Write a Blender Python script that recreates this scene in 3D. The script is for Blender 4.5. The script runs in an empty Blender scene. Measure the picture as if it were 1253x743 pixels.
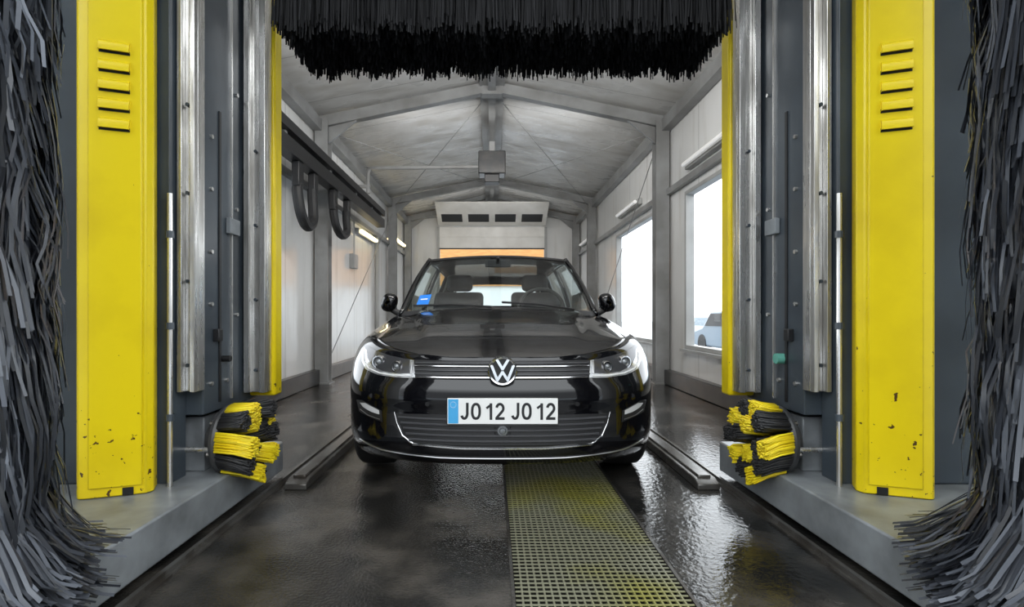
import bpy, bmesh, math, random
from mathutils import Vector
random.seed(7)
PI = math.pi
S = bpy.context.scene
COL = S.collection

# ------------------------------------------------------------------ materials
def mat(name, color, rough=0.5, metal=0.0, color2=None, nscale=5.0, lo=0.35, hi=0.65, rough2=None, bump=0.0, bscale=40.0,
        coat=0.0, emit=None, estr=0.0, stretch=(1,1,1), attr=None, spec=0.5):
    m = bpy.data.materials.new(name); m.use_nodes = True
    nt = m.node_tree; N = nt.nodes; L = nt.links
    b = N['Principled BSDF']
    b.inputs['Base Color'].default_value = (*color, 1)
    b.inputs['Roughness'].default_value = rough
    b.inputs['Metallic'].default_value = metal
    b.inputs['Coat Weight'].default_value = coat
    b.inputs['Coat Roughness'].default_value = 0.03
    b.inputs['Specular IOR Level'].default_value = spec
    if emit:
        b.inputs['Emission Color'].default_value = (*emit, 1); b.inputs['Emission Strength'].default_value = estr
    tc = N.new('ShaderNodeTexCoord'); mp = N.new('ShaderNodeMapping'); mp.inputs['Scale'].default_value = stretch
    L.new(tc.outputs['Object'], mp.inputs['Vector'])
    if color2 is not None or rough2 is not None:
        n = N.new('ShaderNodeTexNoise'); n.inputs['Scale'].default_value = nscale; n.inputs['Detail'].default_value = 7
        L.new(mp.outputs[0], n.inputs['Vector'])
        mr = N.new('ShaderNodeMapRange'); mr.inputs['From Min'].default_value = lo; mr.inputs['From Max'].default_value = hi
        L.new(n.outputs['Fac'], mr.inputs['Value'])
        if color2 is not None:
            mx = N.new('ShaderNodeMix'); mx.data_type = 'RGBA'
            mx.inputs['A'].default_value = (*color, 1); mx.inputs['B'].default_value = (*color2, 1)
            L.new(mr.outputs[0], mx.inputs['Factor']); L.new(mx.outputs['Result'], b.inputs['Base Color'])
        if rough2 is not None:
            mq = N.new('ShaderNodeMapRange'); mq.inputs['To Min'].default_value = rough; mq.inputs['To Max'].default_value = rough2
            L.new(mr.outputs[0], mq.inputs['Value']); L.new(mq.outputs[0], b.inputs['Roughness'])
    if bump > 0:
        n2 = N.new('ShaderNodeTexNoise'); n2.inputs['Scale'].default_value = bscale; n2.inputs['Detail'].default_value = 4
        L.new(mp.outputs[0], n2.inputs['Vector'])
        bp = N.new('ShaderNodeBump'); bp.inputs['Strength'].default_value = bump; bp.inputs['Distance'].default_value = 0.01
        L.new(n2.outputs['Fac'], bp.inputs['Height']); L.new(bp.outputs[0], b.inputs['Normal'])
    if attr:
        a = N.new('ShaderNodeAttribute'); a.attribute_name = 'shade'
        mx = N.new('ShaderNodeMix'); mx.data_type = 'RGBA'
        mx.inputs['A'].default_value = (*color, 1); mx.inputs['B'].default_value = (*attr, 1)
        L.new(a.outputs['Fac'], mx.inputs['Factor']); L.new(mx.outputs['Result'], b.inputs['Base Color'])
    return m

def seam_mat(name, color, dark, pitch, rough, axis='Y', streak=(3, 3, .35), sdark=.76, lo=.54, hi=.84):
    m = mat(name, color, rough, color2=dark, nscale=.9, lo=0.40, hi=0.8)
    nt = m.node_tree; N = nt.nodes; L = nt.links; b = N['Principled BSDF']
    src = b.inputs['Base Color'].links[0].from_socket
    tc = N.new('ShaderNodeTexCoord'); sp = N.new('ShaderNodeSeparateXYZ'); L.new(tc.outputs['Object'], sp.inputs[0])
    mp = N.new('ShaderNodeMapping'); mp.inputs['Scale'].default_value = streak; L.new(tc.outputs['Object'], mp.inputs['Vector'])
    nz = N.new('ShaderNodeTexNoise'); nz.inputs['Scale'].default_value = 2.2; nz.inputs['Detail'].default_value = 5; L.new(mp.outputs[0], nz.inputs['Vector'])
    rg = N.new('ShaderNodeMapRange'); rg.inputs['From Min'].default_value = lo; rg.inputs['From Max'].default_value = hi; L.new(nz.outputs['Fac'], rg.inputs['Value'])
    ms = N.new('ShaderNodeMix'); ms.data_type = 'RGBA'; L.new(rg.outputs[0], ms.inputs['Factor']); L.new(src, ms.inputs['A'])
    ms.inputs['B'].default_value = (color[0]*sdark, color[1]*sdark*.97, color[2]*sdark*.92, 1)
    rr = N.new('ShaderNodeMapRange'); rr.inputs['From Min'].default_value = .35; rr.inputs['From Max'].default_value = .65
    rr.inputs['To Min'].default_value = rough*.6; rr.inputs['To Max'].default_value = rough*1.5; L.new(nz.outputs['Fac'], rr.inputs['Value']); L.new(rr.outputs[0], b.inputs['Roughness'])
    d = N.new('ShaderNodeMath'); d.operation = 'DIVIDE'; d.inputs[1].default_value = pitch; L.new(sp.outputs[axis], d.inputs[0])
    f = N.new('ShaderNodeMath'); f.operation = 'FRACT'; L.new(d.outputs[0], f.inputs[0])
    c = N.new('ShaderNodeMath'); c.operation = 'LESS_THAN'; c.inputs[1].default_value = 0.012 / pitch; L.new(f.outputs[0], c.inputs[0])
    mx = N.new('ShaderNodeMix'); mx.data_type = 'RGBA'; L.new(c.outputs[0], mx.inputs['Factor']); L.new(ms.outputs['Result'], mx.inputs['A'])
    mx.inputs['B'].default_value = (color[0]*.5, color[1]*.5, color[2]*.5, 1)
    L.new(mx.outputs['Result'], b.inputs['Base Color'])
    return m

def yellow_mat():
    m = mat('yellow_paint', (0.86, 0.66, 0.005), 0.34, color2=(0.70, 0.51, 0.004), nscale=2.4, lo=.45, hi=.75)
    nt = m.node_tree; N = nt.nodes; L = nt.links; b = N['Principled BSDF']
    src = b.inputs['Base Color'].links[0].from_socket
    tc = N.new('ShaderNodeTexCoord'); sp = N.new('ShaderNodeSeparateXYZ'); L.new(tc.outputs['Object'], sp.inputs[0])
    n = N.new('ShaderNodeTexNoise'); n.inputs['Scale'].default_value = 34; n.inputs['Detail'].default_value = 3; L.new(tc.outputs['Object'], n.inputs['Vector'])
    z = N.new('ShaderNodeMapRange'); z.inputs['From Min'].default_value = 0.2; z.inputs['From Max'].default_value = 1.1
    z.inputs['To Min'].default_value = 0.645; z.inputs['To Max'].default_value = 0.78; L.new(sp.outputs['Z'], z.inputs['Value'])
    g = N.new('ShaderNodeMath'); g.operation = 'GREATER_THAN'; L.new(n.outputs['Fac'], g.inputs[0]); L.new(z.outputs[0], g.inputs[1])
    mx = N.new('ShaderNodeMix'); mx.data_type = 'RGBA'; L.new(g.outputs[0], mx.inputs['Factor']); L.new(src, mx.inputs['A'])
    mx.inputs['B'].default_value = (0.09, 0.045, 0.01, 1); L.new(mx.outputs['Result'], b.inputs['Base Color'])
    return m

def glass_mat(name, tint=(0.8, 0.85, 0.86), base=0.04, edge=0.7):
    m = bpy.data.materials.new(name); m.use_nodes = True
    nt = m.node_tree; N = nt.nodes; L = nt.links
    N.remove(N['Principled BSDF'])
    t = N.new('ShaderNodeBsdfTransparent'); t.inputs[0].default_value = (*tint, 1)
    g = N.new('ShaderNodeBsdfGlossy'); g.inputs['Roughness'].default_value = 0.02
    lw = N.new('ShaderNodeLayerWeight'); lw.inputs['Blend'].default_value = .5
    p = N.new('ShaderNodeMath'); p.operation = 'POWER'; p.inputs[1].default_value = 5; L.new(lw.outputs['Facing'], p.inputs[0])
    q = N.new('ShaderNodeMath'); q.operation = 'MULTIPLY_ADD'; q.inputs[1].default_value = edge; q.inputs[2].default_value = base; L.new(p.outputs[0], q.inputs[0])
    mx = N.new('ShaderNodeMixShader'); L.new(q.outputs[0], mx.inputs[0]); L.new(t.outputs[0], mx.inputs[1]); L.new(g.outputs[0], mx.inputs[2])
    L.new(mx.outputs[0], N['Material Output'].inputs[0])
    return m

M = {}
M['wall'] = seam_mat('wall_panel', (0.78, 0.78, 0.77), (0.66, 0.655, 0.64), 1.0, 0.15)
M['roof'] = seam_mat('roof_panel', (0.64, 0.635, 0.62), (0.51, 0.50, 0.48), 1.1, 0.32, streak=(.7, 2, 2), sdark=.70, lo=.5, hi=.8)
M['frame'] = mat('painted_steel', (0.29, 0.295, 0.295), 0.36, color2=(0.19, 0.19, 0.185), nscale=2.5)
M['trim'] = mat('grey_trim', (0.40, 0.405, 0.40), 0.45, color2=(0.31, 0.31, 0.30), nscale=2)
M['curb'] = mat('dark_curb', (0.035, 0.037, 0.04), 0.3, color2=(0.06, 0.058, 0.055), nscale=6)
M['floor'] = mat('wet_concrete', (0.018, 0.017, 0.0155), 0.04, color2=(0.105, 0.094, 0.080), nscale=2.8, lo=0.44, hi=0.74, rough2=0.36, bump=0.34, bscale=80)
M['floor_wet'] = mat('very_wet_concrete', (0.013, 0.013, 0.0125), 0.03, color2=(0.070, 0.063, 0.055), nscale=2.9, lo=0.46, hi=0.74, rough2=0.22, bump=0.22, bscale=36)
M['pit'] = mat('pit', (0.012, 0.012, 0.008), 0.6)
M['ground'] = mat('asphalt', (0.30, 0.33, 0.36), 0.8, color2=(0.24, 0.26, 0.28), nscale=1.0)
M['yellow'] = yellow_mat()
M['gantry'] = mat('blue_grey_steel', (0.062, 0.078, 0.094), 0.3, color2=(0.040, 0.050, 0.061), nscale=2.5)
M['gantry_light'] = mat('grey_steel', (0.26, 0.28, 0.295), 0.36, color2=(0.15, 0.16, 0.168), nscale=6)
M['steel'] = mat('stainless', (0.78, 0.77, 0.75), 0.2, 0.88, color2=(0.44, 0.425, 0.40), nscale=5, rough2=0.42, stretch=(6, 6, 0.6))
M['black'] = mat('black_plastic', (0.012, 0.012, 0.013), 0.45)
M['slat'] = mat('slat_plastic', (0.06, 0.06, 0.064), 0.28)
M['rubber'] = mat('rubber', (0.011, 0.011, 0.012), 0.6)
M['rail'] = mat('rail_steel', (0.16, 0.155, 0.145), 0.25, 0.6, color2=(0.07, 0.06, 0.05), nscale=8)
M['grate'] = mat('galvanised_grate', (0.25, 0.25, 0.175), 0.34, 0.3, color2=(0.30, 0.285, 0.06), nscale=1.5, lo=.46, hi=.64)
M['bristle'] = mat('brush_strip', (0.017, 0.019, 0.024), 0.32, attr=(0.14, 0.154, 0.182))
M['bristle_black'] = mat('brush_strip_black', (0.003, 0.003, 0.0035), 0.6, attr=(0.018, 0.018, 0.020), spec=0.15)
M['tuft_yellow'] = mat('tuft_yellow', (0.78, 0.56, 0.004), 0.45, attr=(0.92, 0.76, 0.02))
M['tuft_black'] = mat('tuft_black', (0.01, 0.01, 0.011), 0.45, attr=(0.03, 0.03, 0.032))
M['paint'] = mat('black_car_paint', (0.003, 0.003, 0.004), 0.2, coat=1.0, spec=0.05)
M['gloss_black'] = mat('dark_reflector', (0.10, 0.10, 0.105), 0.14, 0.6)
M['chrome'] = mat('chrome', (0.80, 0.80, 0.81), 0.12, 1.0)
M['satin'] = mat('satin_silver', (0.5, 0.5, 0.51), 0.3, 1.0)
M['lamp_body'] = mat('lamp_reflector', (0.62, 0.63, 0.64), 0.2, 0.55, color2=(0.30, 0.30, 0.305), nscale=20, lo=.46, hi=.62)
M['fog'] = mat('fog_lamp_glass', (0.72, 0.72, 0.72), 0.25, 0.2, coat=1.0)
M['lens'] = mat('lens_glass', (0.16, 0.17, 0.18), 0.04, 0.4, coat=1.0)
M['led'] = mat('led_strip', (0.85, 0.85, 0.85), 0.2)
M['plate'] = mat('plate_white', (0.80, 0.80, 0.78), 0.35)
M['plate_blue'] = mat('plate_blue', (0.06, 0.36, 0.68), 0.35)
M['ink'] = mat('plate_ink', (0.015, 0.015, 0.017), 0.4)
M['sticker'] = mat('blue_sticker', (0.02, 0.2, 0.7), 0.4)
M['seat'] = mat('seat_cloth', (0.022, 0.022, 0.024), 0.8)
M['tyre'] = mat('tyre', (0.010, 0.010, 0.010), 0.7)
M['carglass'] = glass_mat('car_glass', (0.80, 0.85, 0.84), 0.10, .6)
M['winglass'] = glass_mat('window_glass', (0.97, 0.98, 0.99), 0.02, .3)
M['tube'] = mat('lamp_tube', (0.85, 0.85, 0.85), 0.3, emit=(1, 0.98, 0.94), estr=.15)
M['tube_warm'] = mat('lamp_tube_warm', (0.9, 0.85, 0.6), 0.3, emit=(1, 0.80, 0.40), estr=6)
M['door'] = mat('door_panel', (0.80, 0.79, 0.76), 0.45, color2=(0.66, 0.645, 0.61), nscale=2)
M['orange'] = mat('orange_cladding', (0.62, 0.31, 0.10), 0.6, color2=(0.50, 0.23, 0.07), nscale=3, stretch=(1, 1, 6))
M['white'] = mat('white_render', (0.85, 0.85, 0.84), 0.7)
M['green'] = mat('green_lens', (0.13, 0.40, 0.32), 0.25)
M['bluecar'] = mat('grey_blue_paint', (0.16, 0.21, 0.26), 0.3)
M['hedge'] = mat('hedge', (0.22, 0.27, 0.30), 0.8, color2=(0.3, 0.35, 0.4), nscale=4)

# ------------------------------------------------------------------ mesh builder
def wloc(o):
    v = Vector((0, 0, 0))
    while o: v += o.location; o = o.parent
    return v

def finish(bm, name, m, parent, local, smooth, bevel=0, bseg=2, weld=False):
    if weld: bmesh.ops.remove_doubles(bm, verts=bm.verts, dist=1e-5)
    bmesh.ops.recalc_face_normals(bm, faces=bm.faces)
    if smooth:
        for f in bm.faces: f.smooth = True
        for e in bm.edges:
            if len(e.link_faces) == 2 and e.calc_face_angle(0) > smooth: e.smooth = False
    if parent and not local:
        o = wloc(parent)
        for v in bm.verts: v.co -= o
    me = bpy.data.meshes.new(name); bm.to_mesh(me); bm.free()
    ob = bpy.data.objects.new(name, me); COL.objects.link(ob)
    me.materials.append(m)
    if parent: ob.parent = parent
    if bevel:
        md = ob.modifiers.new('bevel', 'BEVEL'); md.width = bevel; md.segments = bseg; md.limit_method = 'ANGLE'; md.angle_limit = 0.6
    return ob

class MB:
    def __init__(s): s.v = []; s.f = []; s.c = []
    def add(s, vs, fs, c=0.0):
        n = len(s.v); s.v += [tuple(v) for v in vs]
        for f in fs: s.f.append([i + n for i in f]); s.c.append(c)
        return s
    def box(s, x0, x1, y0, y1, z0, z1):
        x0, x1 = min(x0, x1), max(x0, x1); y0, y1 = min(y0, y1), max(y0, y1)
        return s.add([(x0,y0,z0),(x1,y0,z0),(x1,y1,z0),(x0,y1,z0),(x0,y0,z1),(x1,y0,z1),(x1,y1,z1),(x0,y1,z1)],
                     [(0,3,2,1),(4,5,6,7),(0,1,5,4),(1,2,6,5),(2,3,7,6),(3,0,4,7)])
    def prism(s, poly, axis, a0, a1):
        k = len(poly)
        def P(p, a):
            return (p[0], a, p[1]) if axis == 'y' else ((p[0], p[1], a) if axis == 'z' else (a, p[0], p[1]))
        vs = [P(p, a0) for p in poly] + [P(p, a1) for p in poly]
        return s.add(vs, [tuple(range(k))[::-1], tuple(range(k, 2*k))] + [(i, (i+1) % k, (i+1) % k + k, i + k) for i in range(k)])
    def tube(s, pts, r, n=8, c=0.0, cap=True):
        pts = [Vector(p) for p in pts]; vs = []; fs = []
        rr = r if isinstance(r, (list, tuple)) else [r]*len(pts)
        up = None
        for i, p in enumerate(pts):
            d = (pts[min(i+1, len(pts)-1)] - pts[max(i-1, 0)]).normalized()
            if up is None:
                a = Vector((0,0,1)) if abs(d.z) < .9 else Vector((1,0,0))
                up = (a - d*a.dot(d)).normalized()
            else: up = (up - d*up.dot(d)).normalized()
            q = d.cross(up)
            for k in range(n):
                t = 2*PI*k/n; vs.append(p + (up*math.cos(t) + q*math.sin(t))*rr[i])
        for i in range(len(pts)-1):
            for k in range(n): fs.append((i*n+k, i*n+(k+1) % n, (i+1)*n+(k+1) % n, (i+1)*n+k))
        if cap: fs += [tuple(range(n))[::-1], tuple(range((len(pts)-1)*n, len(pts)*n))]
        return s.add(vs, fs, c)
    def cyl(s, p0, p1, r0, r1=None, n=16): return s.tube([p0, p1], [r0, r0 if r1 is None else r1], n)
    def lathe(s, prof, c, axis, n=32):
        ax = Vector(axis).normalized(); a = Vector((0,0,1)) if abs(ax.z) < .9 else Vector((1,0,0))
        u = (a - ax*a.dot(ax)).normalized(); w = ax.cross(u); c = Vector(c); vs = []; fs = []
        for r, h in prof:
            for k in range(n):
                t = 2*PI*k/n; vs.append(c + ax*h + (u*math.cos(t) + w*math.sin(t))*max(r, 1e-4))
        for i in range(len(prof)-1):
            for k in range(n): fs.append((i*n+k, i*n+(k+1) % n, (i+1)*n+(k+1) % n, (i+1)*n+k))
        return s.add(vs, fs)
    def ribbon(s, pts, side, w, c):
        side = Vector(side).normalized(); vs = []; k = len(pts)
        for i, p in enumerate(pts):
            ww = w*(1 - .25*i/(k-1)) / 2; p = Vector(p); vs += [p - side*ww, p + side*ww]
        return s.add(vs, [(2*i, 2*i+1, 2*i+3, 2*i+2) for i in range(k-1)], c)
    def grid(s, rows):
        m = len(rows[0]); vs = [p for r in rows for p in r]
        return s.add(vs, [(i*m+j, i*m+j+1, (i+1)*m+j+1, (i+1)*m+j) for i in range(len(rows)-1) for j in range(m-1)])
    def stroke(s, pts, w, y0, y1, closed=False):   # mitred flat stroke in the xz plane
        P = [Vector((p[0], p[1])) for p in pts]; n = len(P); Lp = []; Rp = []
        for i in range(n):
            a = P[(i-1) % n] if (closed or i > 0) else P[i]; c = P[(i+1) % n] if (closed or i < n-1) else P[i]
            d0 = (P[i]-a); d1 = (c-P[i])
            if d0.length < 1e-9: d0 = d1
            if d1.length < 1e-9: d1 = d0
            d0 = d0.normalized(); d1 = d1.normalized()
            nn_ = Vector((-d0.y, d0.x)) + Vector((-d1.y, d1.x)); nn_ = nn_.normalized()
            k = min(2.6, 1/max(.2, nn_.dot(Vector((-d0.y, d0.x)))))
            Lp.append(P[i] + nn_*w/2*k); Rp.append(P[i] - nn_*w/2*k)
        vs = []
        for y in (y0, y1):
            for q in range(n): vs.append((Lp[q].x, y, Lp[q].y)); vs.append((Rp[q].x, y, Rp[q].y))
        o = 2*n; fs = []
        for i in range(n if closed else n-1):
            j = (i+1) % n
            fs += [(2*i, 2*i+1, 2*j+1, 2*j), (o+2*i, o+2*j, o+2*j+1, o+2*i+1), (2*i, 2*j, o+2*j, o+2*i), (2*i+1, o+2*i+1, o+2*j+1, 2*j+1)]
        if not closed: fs += [(0, o, o+1, 1), (2*n-2, 2*n-1, o+2*n-1, o+2*n-2)]
        return s.add(vs, fs)
    def build(s, name, m, parent=None, local=False, smooth=0.6, bevel=0, bseg=2, weld=False, shade=False):
        if shade:                 # strips: straight from lists, per-face shade
            o = wloc(parent) if (parent and not local) else Vector((0,0,0))
            me = bpy.data.meshes.new(name)
            me.from_pydata([(v[0]-o.x, v[1]-o.y, v[2]-o.z) for v in s.v], [], s.f)
            at = me.attributes.new('shade', 'FLOAT', 'FACE'); at.data.foreach_set('value', s.c)
            for p in me.polygons: p.use_smooth = True
            ob = bpy.data.objects.new(name, me); COL.objects.link(ob); me.materials.append(m)
            if parent: ob.parent = parent
            return ob
        bm = bmesh.new(); vs = [bm.verts.new(v) for v in s.v]
        for f in s.f:
            try: bm.faces.new([vs[i] for i in f])
            except ValueError: pass
        return finish(bm, name, m, parent, local, smooth, bevel, bseg, weld)

def tag(o, label=None, cat=None, group=None, kind=None):
    if label: o['label'] = label
    if cat: o['category'] = cat
    if group: o['group'] = group
    if kind: o['kind'] = kind
    return o
def thing(name, label, cat, loc, group=None):
    o = bpy.data.objects.new(name, None); COL.objects.link(o); o.location = loc; o.empty_display_size = .1
    return tag(o, label, cat, group)
def struct(o): o['kind'] = 'structure'; return o
def smooth_path(pts, k=6):
    P = [Vector(p) for p in pts]; P = [P[0]*2-P[1]] + P + [P[-1]*2-P[-2]]; out = []
    for i in range(1, len(P)-2):
        for j in range(k):
            t = j/k; a, b, c, d = P[i-1], P[i], P[i+1], P[i+2]
            out.append(.5*((2*b) + (c-a)*t + (2*a-5*b+4*c-d)*t*t + (3*b-a-3*c+d)*t**3))
    out.append(P[-2]); return out
def interp(tab, x):
    if x <= tab[0][0]: return tab[0][1]
    for (a, b), (c, d) in zip(tab, tab[1:]):
        if x <= c: return b + (d-b)*(x-a)/(c-a)
    return tab[-1][1]
def sinterp(tab, x, h):
    return sum(interp(tab, x + h*k/5) for k in range(-5, 6))/11

# ------------------------------------------------------------------ the hall
HW = 2.45; Y1 = 14.3; YS = 1.0; EZ = 3.68; RZ = 4.18
struct(MB().box(-2.7, .065, -2, 15, -.3, 0).build('floor', M['floor']))
struct(MB().box(.678, 2.7, -2, 15, -.3, 0).box(.065, .678, 5.6, 15, -.3, 0).box(.065, .678, -2, .6, -.3, 0).build('floor', M['floor_wet']))
struct(MB().box(.065, .678, .6, 5.6, -.30, -.26).build('floor', M['pit']))
struct(MB().box(-60, 60, -40, 90, -.5, -.31).build('ground', M['ground']))
WZ = (.52, 2.5)
def side_wall(s, wins, nm):
    w = MB(); a = s*HW; b = s*(HW+.1)
    w.box(a, b, YS, Y1, 0, WZ[0]).box(a, b, YS, Y1, WZ[1], EZ)
    y = YS
    for (p, q) in wins + [(Y1, Y1)]:
        w.box(a, b, y, p, *WZ); y = q
    struct(w.build(nm, M['wall']))
WINS = ((1, (3.3, 6.4)), (1, (7.25, 9.95)), (-1, (3.0, 5.3)))  # last one, on the left, is an unseen window added to brighten the hall
side_wall(-1, [WINS[2][1]], 'wall_left')
side_wall(1, [WINS[0][1], WINS[1][1]], 'wall_right')
for i, (s, (a, b)) in enumerate(WINS):
    fr = MB(); t = .05
    x0, x1 = s*(HW-.02), s*(HW+.09)
    fr.box(x0, x1, a, a+t, *WZ).box(x0, x1, b-t, b, *WZ).box(x0, x1, a+t, b-t, WZ[0], WZ[0]+t).box(x0, x1, a+t, b-t, WZ[1]-t, WZ[1])
    wf = struct(fr.build('window_%d' % (i+1), M['trim'], bevel=.005))
    xp = s*(HW+.04)
    MB().add([(xp, a+t, WZ[0]+t), (xp, b-t, WZ[0]+t), (xp, b-t, WZ[1]-t), (xp, a+t, WZ[1]-t)], [(0,1,2,3)]).build('pane', M['winglass'], wf)
    MB().box(s*(HW-.07), s*(HW-.02), a-.03, b+.03, WZ[0]-.035, WZ[0]).build('sill', M['trim'], wf)
c = MB()
for s in (-1, 1):
    c.prism([(s*(HW+.1), EZ), (s*(HW+.1), EZ+.08), (0, RZ+.08), (0, RZ)], 'y', YS, Y1+.1)
struct(c.build('ceiling', M['roof']))
DW = 1.5
bw = MB()
bw.box(-HW, -DW, Y1, Y1+.1, 0, EZ).box(DW, HW, Y1, Y1+.1, 0, EZ)
bw.box(-DW, DW, Y1, Y1+.1, 3.42, EZ).prism([(-HW, EZ), (HW, EZ), (0, RZ)], 'y', Y1, Y1+.1)
struct(bw.build('wall_back', M['wall']))
for s, nm in ((-1, 'left'), (1, 'right')):
    struct(MB().box(s*(HW-.10), s*HW, 3.1, Y1, 0, .2).build('baseboard_'+nm, M['curb'], bevel=.01))
n = 1
for s in (-1, 1):
    for (h0, h1, z0, z1) in ((HW-.13, HW-.01, 3.46, 3.62), (HW-.07, HW-.005, 2.58, 2.66)):
        struct(MB().box(s*h0, s*h1, YS, Y1, z0, z1).build('trim_%d' % n, M['frame'])); n += 1
struct(MB().box(-.17, .17, YS, Y1, RZ-.10, RZ-.045).box(-.05, .05, YS, Y1, RZ-.17, RZ-.10).build('trim_%d' % n, M['frame'])); n += 1

for y, lab in ((7.0, 'grey steel portal frame over the car, nearest of the three'),
               (11.9, 'grey steel portal frame halfway down the hall, behind the hanging box'),
               (14.08, 'grey steel portal frame against the end wall, around the raised door')):
    t = thing('portal_frame', lab, 'steel frame', (0, y, 0))
    for s in (-1, 1):
        MB().box(s*(HW-.21), s*(HW-.03), y-.09, y-.075, 0, 3.6).box(s*(HW-.21), s*(HW-.03), y+.075, y+.09, 0, 3.6).box(s*(HW-.14), s*(HW-.10), y-.075, y+.075, 0, 3.6).box(s*(HW-.24), s*(HW-.105), y-.12, y+.12, 0, .02).build('post', M['frame'], t)
        e = 3.655
        MB().prism([(s*(HW-.01), e-.15), (s*(HW-.01), e), (0, RZ-.025), (0, RZ-.165)], 'y', y-.06, y+.06).build('rafter', M['frame'], t)
        MB().prism([(s*(HW-.2), e-.12), (s*(HW-.58), e-.03), (s*(HW-.2), e-.34)], 'y', y-.02, y+.02).build('haunch', M['frame'], t)
    MB().box(-.14, .14, y-.075, y+.075, RZ-.21, RZ-.08).build('apex_plate', M['frame'], t)

def rod(a, b, label):
    o = MB().cyl(a, b, .007, n=6).build('brace_rod', M['frame']); tag(o, label, 'cable')
rod((-2.2, 7.2, 3.5), (-.15, 11.7, 3.96), 'thin bracing rod under the left roof slope running back to the ridge')
rod((-.15, 7.2, 3.96), (-2.2, 11.7, 3.5), 'thin bracing rod under the left roof slope running back to the eave')
rod((.15, 7.2, 3.96), (2.2, 11.7, 3.5), 'thin bracing rod under the right roof slope running back to the eave')
rod((2.2, 7.2, 3.5), (.15, 11.7, 3.96), 'thin bracing rod under the right roof slope running back to the ridge')
rod((-2.32, 7.2, .3), (-2.32, 11.8, 3.3), 'thin bracing rod rising diagonally along the left wall')
rod((2.32, 7.2, 3.3), (2.32, 11.8, .3), 'thin bracing rod crossing in front of the right windows')

# rear sectional door
dr = thing('door_1', None, None, (0, 14.1, 0)); struct(dr)
a = Vector((0, 13.1, 3.84)); b = Vector((0, 13.98, 3.40))
dm = MB(); dd = (b-a); nn = Vector((0, dd.z, -dd.y)).normalized()*.04
def dp(x, t, k): p = a + dd*t + nn*k; return (x, p.y, p.z)
dm.add([dp(-1.48,0,0), dp(1.48,0,0), dp(1.48,1,0), dp(-1.48,1,0), dp(-1.48,0,-1), dp(1.48,0,-1), dp(1.48,1,-1), dp(-1.48,1,-1)],
       [(0,1,2,3), (4,5,6,7), (0,1,5,4), (1,2,6,5), (2,3,7,6), (3,0,4,7)])
dm.build('tilted_panel', M['door'], dr)
for k in range(4):
    x = -1.08 + k*.72; g = MB()
    g.add([dp(x-.28,.48,.1), dp(x+.28,.48,.1), dp(x+.28,.82,.1), dp(x-.28,.82,.1), dp(x-.28,.48,-.05), dp(x+.28,.48,-.05), dp(x+.28,.82,-.05), dp(x-.28,.82,-.05)],
          [(0,1,2,3), (4,5,6,7), (0,1,5,4), (1,2,6,5), (2,3,7,6), (3,0,4,7)])
    g.build('door_pane', M['black'], dr)
MB().box(-1.46, 1.46, 14.1, 14.14, 2.80, 3.39).box(-1.46, 1.46, 14.08, 14.1, 3.11, 3.14).build('lower_panel', M['door'], dr)
MB().box(-1.46, 1.46, 14.09, 14.15, 2.77, 2.80).build('rubber_seal', M['rubber'], dr)
for s in (-1, 1):
    MB().box(s*1.46, s*1.54, 14.17, 14.26, 0, 3.4).build('door_track', M['trim'], dr)
MB().cyl((-1.2, 13.7, 3.84), (1.2, 13.7, 3.84), .05).build('spring_shaft', M['curb'], dr)

# facade outside the rear door and things beyond the windows
t = thing('building', 'orange clad building with white ground floor outside the rear door', 'building', (0, 25, -.31))
MB().box(-6, 6, 25, 31, -.31, 2.35).build('lower_wall', M['white'], t)
MB().box(-6.1, 6.1, 24.9, 31.1, 2.35, 5.4).build('upper_cladding', M['orange'], t)
tag(MB().box(24, 26, 0, 60, -.31, .6).build('hedge', M['hedge'], smooth=0), 'low grey green hedge far outside the right windows', 'hedge')
t = thing('parked_car', 'small grey blue car parked outside the window nearest the gantry', 'car', (7.6, 15.2, -.31))
MB().prism([(-1.9,.25),(1.9,.25),(1.95,.7),(1.2,.85),(.6,1.35),(-.9,1.38),(-1.6,.9),(-1.95,.8)], 'x', -.8, .8).build('body', M['bluecar'], t, local=True, bevel=.06)
MB().prism([(.95,.9),(.55,1.28),(-.85,1.3),(-1.35,.92)], 'x', -.82, .82).build('side_glass', M['black'], t, local=True)
for yy in (-1.2, 1.2):
    for s in (-1, 1): MB().cyl((s*.62, yy, .31), (s*.82, yy, .31), .31, n=20).build('wheel', M['tyre'], t, local=True)

# wall lamps
def lamp(s, y, z, label, warm=False):
    t = thing('wall_lamp', label, 'lamp', (s*(HW-.09), y, z))
    MB().box(s*(HW-.075), s*HW, y-.65, y+.65, z-.05, z+.05).build('housing', M['trim'], t, bevel=.01)
    MB().cyl((s*(HW-.105), y-.6, z), (s*(HW-.105), y+.6, z), .03, n=10).build('tube', M['tube_warm' if warm else 'tube'], t)
lamp(1, 5.6, 2.78, 'white tube lamp on the right wall above the window nearest the gantry')
lamp(1, 8.9, 2.80, 'white tube lamp on the right wall above the farther window')
lamp(1, 12.9, 2.8, 'white tube lamp on the right wall near the rear door')
lamp(-1, 9.7, 2.45, 'glowing tube lamp on the left wall under the black cable track', True)
lamp(-1, 13.0, 2.8, 'warm glowing tube lamp on the left wall near the rear door', True)

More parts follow.
